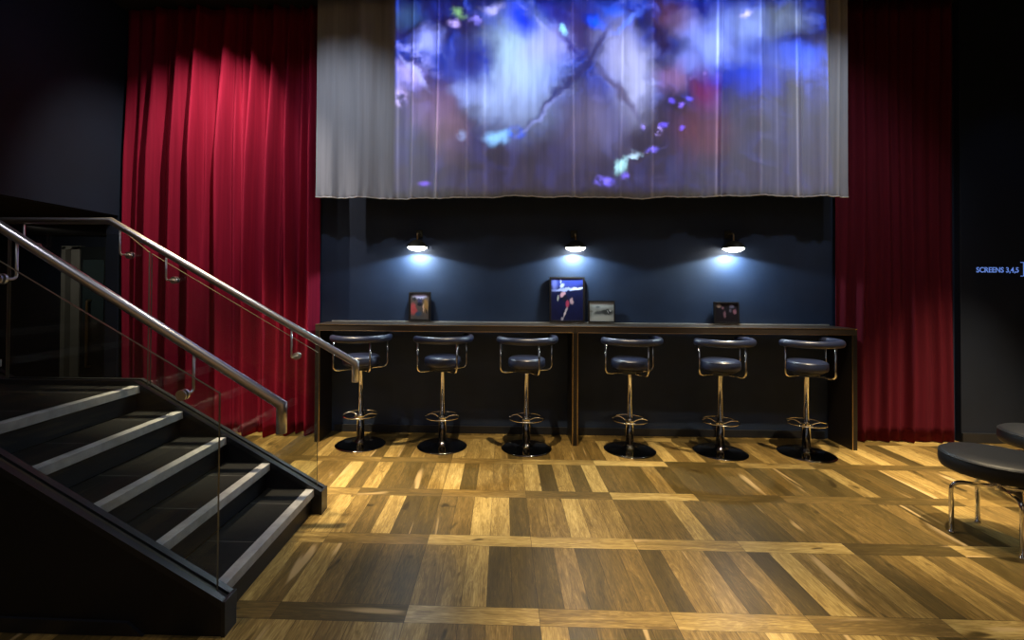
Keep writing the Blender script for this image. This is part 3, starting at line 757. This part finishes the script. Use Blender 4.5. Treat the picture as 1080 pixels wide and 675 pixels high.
for y0, y1, nm in ((1.865, 1.94, 'near'), (2.87, 2.95, 'far')):
    b_ = BM(); prism(b_, stringer_pts(0.0), 'y', y0 - OY, y1 - OY)
    s_ = obj('stringer', b_, M['black_panel'], st)
    # rails of the glazing channel on top, one each side of the glass
    for ya, yb in ((y0 - 0.004, y0 + 0.022), (y1 - 0.026, y1 + 0.002)):
        b_ = BM()
        T = stringer_pts(0.0)[1:5]
        top = [(x, z + 0.012) for x, z in T]; bot = [(x, z - 0.018) for x, z in T]
        prism(b_, top + bot[::-1], 'y', ya - OY, yb - OY)
        obj('glazing_channel', b_, M['black_metal'], s_)
    b_ = BM(); box(b_, XE - 0.004 - OX, XE + 0.012 - OX, y0 - 0.006 - OY, y1 + 0.004 - OY, 0.0, ZE + 0.012, 0.002)
    obj('end_plate', b_, M['black_metal'], s_)
# skirting on the near side
b_ = BM(); prism(b_, [(-3.75 - OX, 0), (-1.42 - OX, 0), (-1.485 - OX, 0.052), (-3.75 - OX, 0.075)], 'y', 1.853 - OY, 1.865 - OY)
obj('skirting', b_, M['black_metal'], st)

# ------------------------------------------------------------------ balustrades
def glass_panel(b_, pts, y0, y1):
    fs = prism(b_, pts, 'y', y0, y1, 1)
    for f in fs[:2]: f.material_index = 0
def disc(b_, x, z, y0, y1, r):
    n = 20
    prism(b_, [(x + r * cos(2 * pi * k / n), z + r * sin(2 * pi * k / n)) for k in range(n)], 'y', y0, y1)
def mitre_tube(b_, pts, r, seg=16):
    """round tube with sharp mitred corners, path in a vertical plane (constant y)"""
    P = [Vector(p) for p in pts]; rings = []
    for i, p in enumerate(P):
        if i == 0: nrm_ = (P[1] - P[0]).normalized(); d = nrm_
        elif i == len(P) - 1: nrm_ = (P[-1] - P[-2]).normalized(); d = nrm_
        else:
            d = (P[i] - P[i - 1]).normalized(); d2 = (P[i + 1] - P[i]).normalized(); nrm_ = (d + d2).normalized()
        u = Vector((0, 1, 0)); s_ = d.cross(u)
        ring = []
        for k in range(seg):
            q = p + (s_ * cos(2 * pi * k / seg) + u * sin(2 * pi * k / seg)) * r
            q = q - d * ((q - p).dot(nrm_) / d.dot(nrm_))
            ring.append(b_.verts.new(q))
        rings.append(ring)
    for a, c_ in zip(rings, rings[1:]):
        for k in range(seg):
            f = b_.faces.new((a[k], a[(k + 1) % seg], c_[(k + 1) % seg], c_[k])); f.smooth = True
    b_.faces.new(rings[0][::-1]); b_.faces.new(rings[-1])

def balustrade(YG, YR, label, rail, gl, brackets):
    root = tag(empty('glass_balustrade', (-1.12, YG, 0)), label, 'balustrade')
    o_ = lambda x: x + 1.12
    for pts in gl:
        b_ = BM(); glass_panel(b_, [(o_(x), z + (0.004 if abs(z - bot(x)) < 1e-6 else 0)) for x, z in pts], -0.006, 0.006)
        obj('glass_panel', b_, [M['glass'], M['glass_edge']], root)
    b_ = BM(); mitre_tube(b_, [(o_(x), YR - YG, z) for x, z in rail], 0.0215)
    hr = obj('handrail', b_, M['steel'], root)
    s_ = 1 if YR > YG else -1
    for x, zg, zr in brackets:
        b_ = BM()
        tube(b_, smooth_path([(o_(x), YR - YG, zr), (o_(x), YR - YG, zg + 0.0), (o_(x), s_ * 0.006, zg)], 0.02), 0.006, 10)
        br = obj('bracket', b_, M['steel'], root, True)
        b_ = BM(); disc(b_, o_(x), zg, min(s_ * 0.006, s_ * 0.016), max(s_ * 0.006, s_ * 0.016), 0.022)
        disc(b_, o_(x), zg, min(-s_ * 0.006, -s_ * 0.012), max(-s_ * 0.006, -s_ * 0.012), 0.022)
        obj('clamp_disc', b_, M['steel'], br)
    return root
# top line of the sloping glass
def zl(x, x0, z0): return z0 + (x0 - x) * 0.573
def bot(x):
    if x > XK: return ZK - (x - XK) * SL
    if x > -3.12: return ZK
    return ZK + (-3.12 - x) * SL
far_g = [[(-1.142, bot(-1.142)), (-1.142, 0.977), (-2.205, zl(-2.205, -1.142, 0.977)), (-2.205, bot(-2.205))],
         [(-2.220, bot(-2.220)), (-2.220, zl(-2.220, -1.142, 0.977)), (-2.36, 1.705), (-3.12, 1.705), (-3.12, ZK), (XK, ZK)],
         [(-3.135, bot(-3.135)), (-3.135, 1.710), (-3.60, 1.97), (-3.60, bot(-3.60))]]
balustrade(2.91, 2.83, 'glass balustrade with steel handrail on the far side of the stairs by the curtain',
           [(-0.884, 0.815), (-0.884, 0.927), (-2.404, 1.781), (-3.16, 1.781), (-3.62, 2.05)], far_g,
           [(-1.275, 0.955, 1.14), (-2.055, 1.42, 1.57), (-2.345, 1.575, 1.745), (-2.95, 1.63, 1.77)])
near_g = [[(-1.150, bot(-1.150)), (-1.150, 0.955), (-2.12, zl(-2.12, -1.150, 0.953)), (-2.12, bot(-2.12))],
          [(-2.135, bot(-2.135)), (-2.135, zl(-2.135, -1.150, 0.953)), (-2.40, 1.675), (-3.12, 1.68), (-3.12, ZK), (XK, ZK)]]
balustrade(1.902, 1.97, 'glass balustrade with steel handrail on the near side of the stairs, closest to the viewer',
           [(-0.926, 0.775), (-0.926, 0.893), (-2.40, 1.785), (-3.14, 1.785)], near_g,
           [(-1.305, 0.945, 1.12), (-2.085, 1.415, 1.59)])

# ------------------------------------------------------------------ round leather footstools
def ottoman(loc, rz, label):
    root = tag(empty('round_footstool', loc, rz), label, 'stool', 'round footstools at the right edge')
    b_ = BM(); lathe(b_, [(0.0, 0.368), (0.215, 0.368), (0.236, 0.374), (0.244, 0.388), (0.247, 0.410), (0.246, 0.440), (0.240, 0.457), (0.225, 0.467), (0.12, 0.474), (0.0, 0.476)], 56)
    st_ = obj('seat', b_, M['leather_black'], root, True)
    b_ = BM(); tube(b_, arc(0, 0, 0.2435, 0, 2 * pi * 55 / 56, 0.452, 55), 0.003, 6, closed=True)
    obj('piping', b_, M['leather_black'], st_, True)
    for k in range(4):
        a0 = k * pi / 2
        r_ = 0.203
        pts = smooth_path([(0.018 * cos(a0), 0.018 * sin(a0), 0.292), (r_ * cos(a0), r_ * sin(a0), 0.292), (r_ * cos(a0), r_ * sin(a0), 0.008)], 0.055, 8)
        b_ = BM(); tube(b_, pts, 0.0115, 14)
        lg = obj('leg', b_, M['chrome'], root, True)
        b_ = BM(); lathe(b_, [(0, 0.0), (0.015, 0.0), (0.016, 0.006), (0.013, 0.010), (0.0, 0.010)], 20, (r_ * cos(a0), r_ * sin(a0), 0))
        obj('foot_cap', b_, M['chrome'], lg, True)
    b_ = BM(); box(b_, -0.03, 0.03, -0.03, 0.03, 0.278, 0.306, 0.004); lathe(b_, [(0, 0.304), (0.016, 0.304), (0.016, 0.360), (0.07, 0.362), (0.07, 0.369), (0, 0.369)], 20)
    obj('hub', b_, M['chrome'], root)
    return root
ang = math.atan2(2.817 - 2.742, 2.562 - 2.7635)
o1 = ottoman((2.770, 2.745, 0), ang, 'round black leather footstool on bent chrome legs, the nearer one at the right edge')
o2 = copy_tree(o1); o2.location = (3.56, 3.19, 0); o2.rotation_euler = (0, 0, radians(188))
o2['label'] = 'round black leather footstool on bent chrome legs, the farther one cut off by the frame'

# ------------------------------------------------------------------ wall lettering
root = tag(empty('wall_sign', (4.30, 4.44, 1.545)), 'small blue lettering reading SCREENS 3,4,5 on the dark wall right of the curtain', 'sign')
cu_ = bpy.data.curves.new('lettering', 'FONT'); cu_.body = 'SCREENS 3,4,5'; cu_.size = 0.083; cu_.extrude = 0.001; cu_.offset = 0.0012
cu_.space_character = 1.0; cu_.align_x = 'LEFT'
tmp = bpy.data.objects.new('tmp_text', cu_); COL.objects.link(tmp)
dg = bpy.context.evaluated_depsgraph_get(); dg.update()
me = bpy.data.meshes.new_from_object(tmp.evaluated_get(dg))
bpy.data.objects.remove(tmp)
xs2 = [v.co.x for v in me.vertices]; wdt_ = max(xs2) - min(xs2); ys2 = [v.co.y for v in me.vertices]; hg = 0.060 / (0.083 * 0.7)
for v in me.vertices:
    x, y, z = v.co
    v.co = ((x - min(xs2)) * 0.372 / wdt_, -0.0012 - z, y * 0.80)
me.materials.clear(); me.materials.append(M['letters'])
lt = bpy.data.objects.new('lettering', me); COL.objects.link(lt); lt.parent = root
b_ = BM()
box(b_, 0.412, 0.4175, -0.0025, -0.0003, -0.035, 0.095)
box(b_, 0.388, 0.4118, -0.0025, -0.0003, 0.089, 0.095); box(b_, 0.388, 0.4118, -0.0025, -0.0003, -0.035, -0.029)
box(b_, 0.4177, 0.50, -0.0025, -0.0003, 0.027, 0.033)
obj('bracket_mark', b_, M['letters'], root)
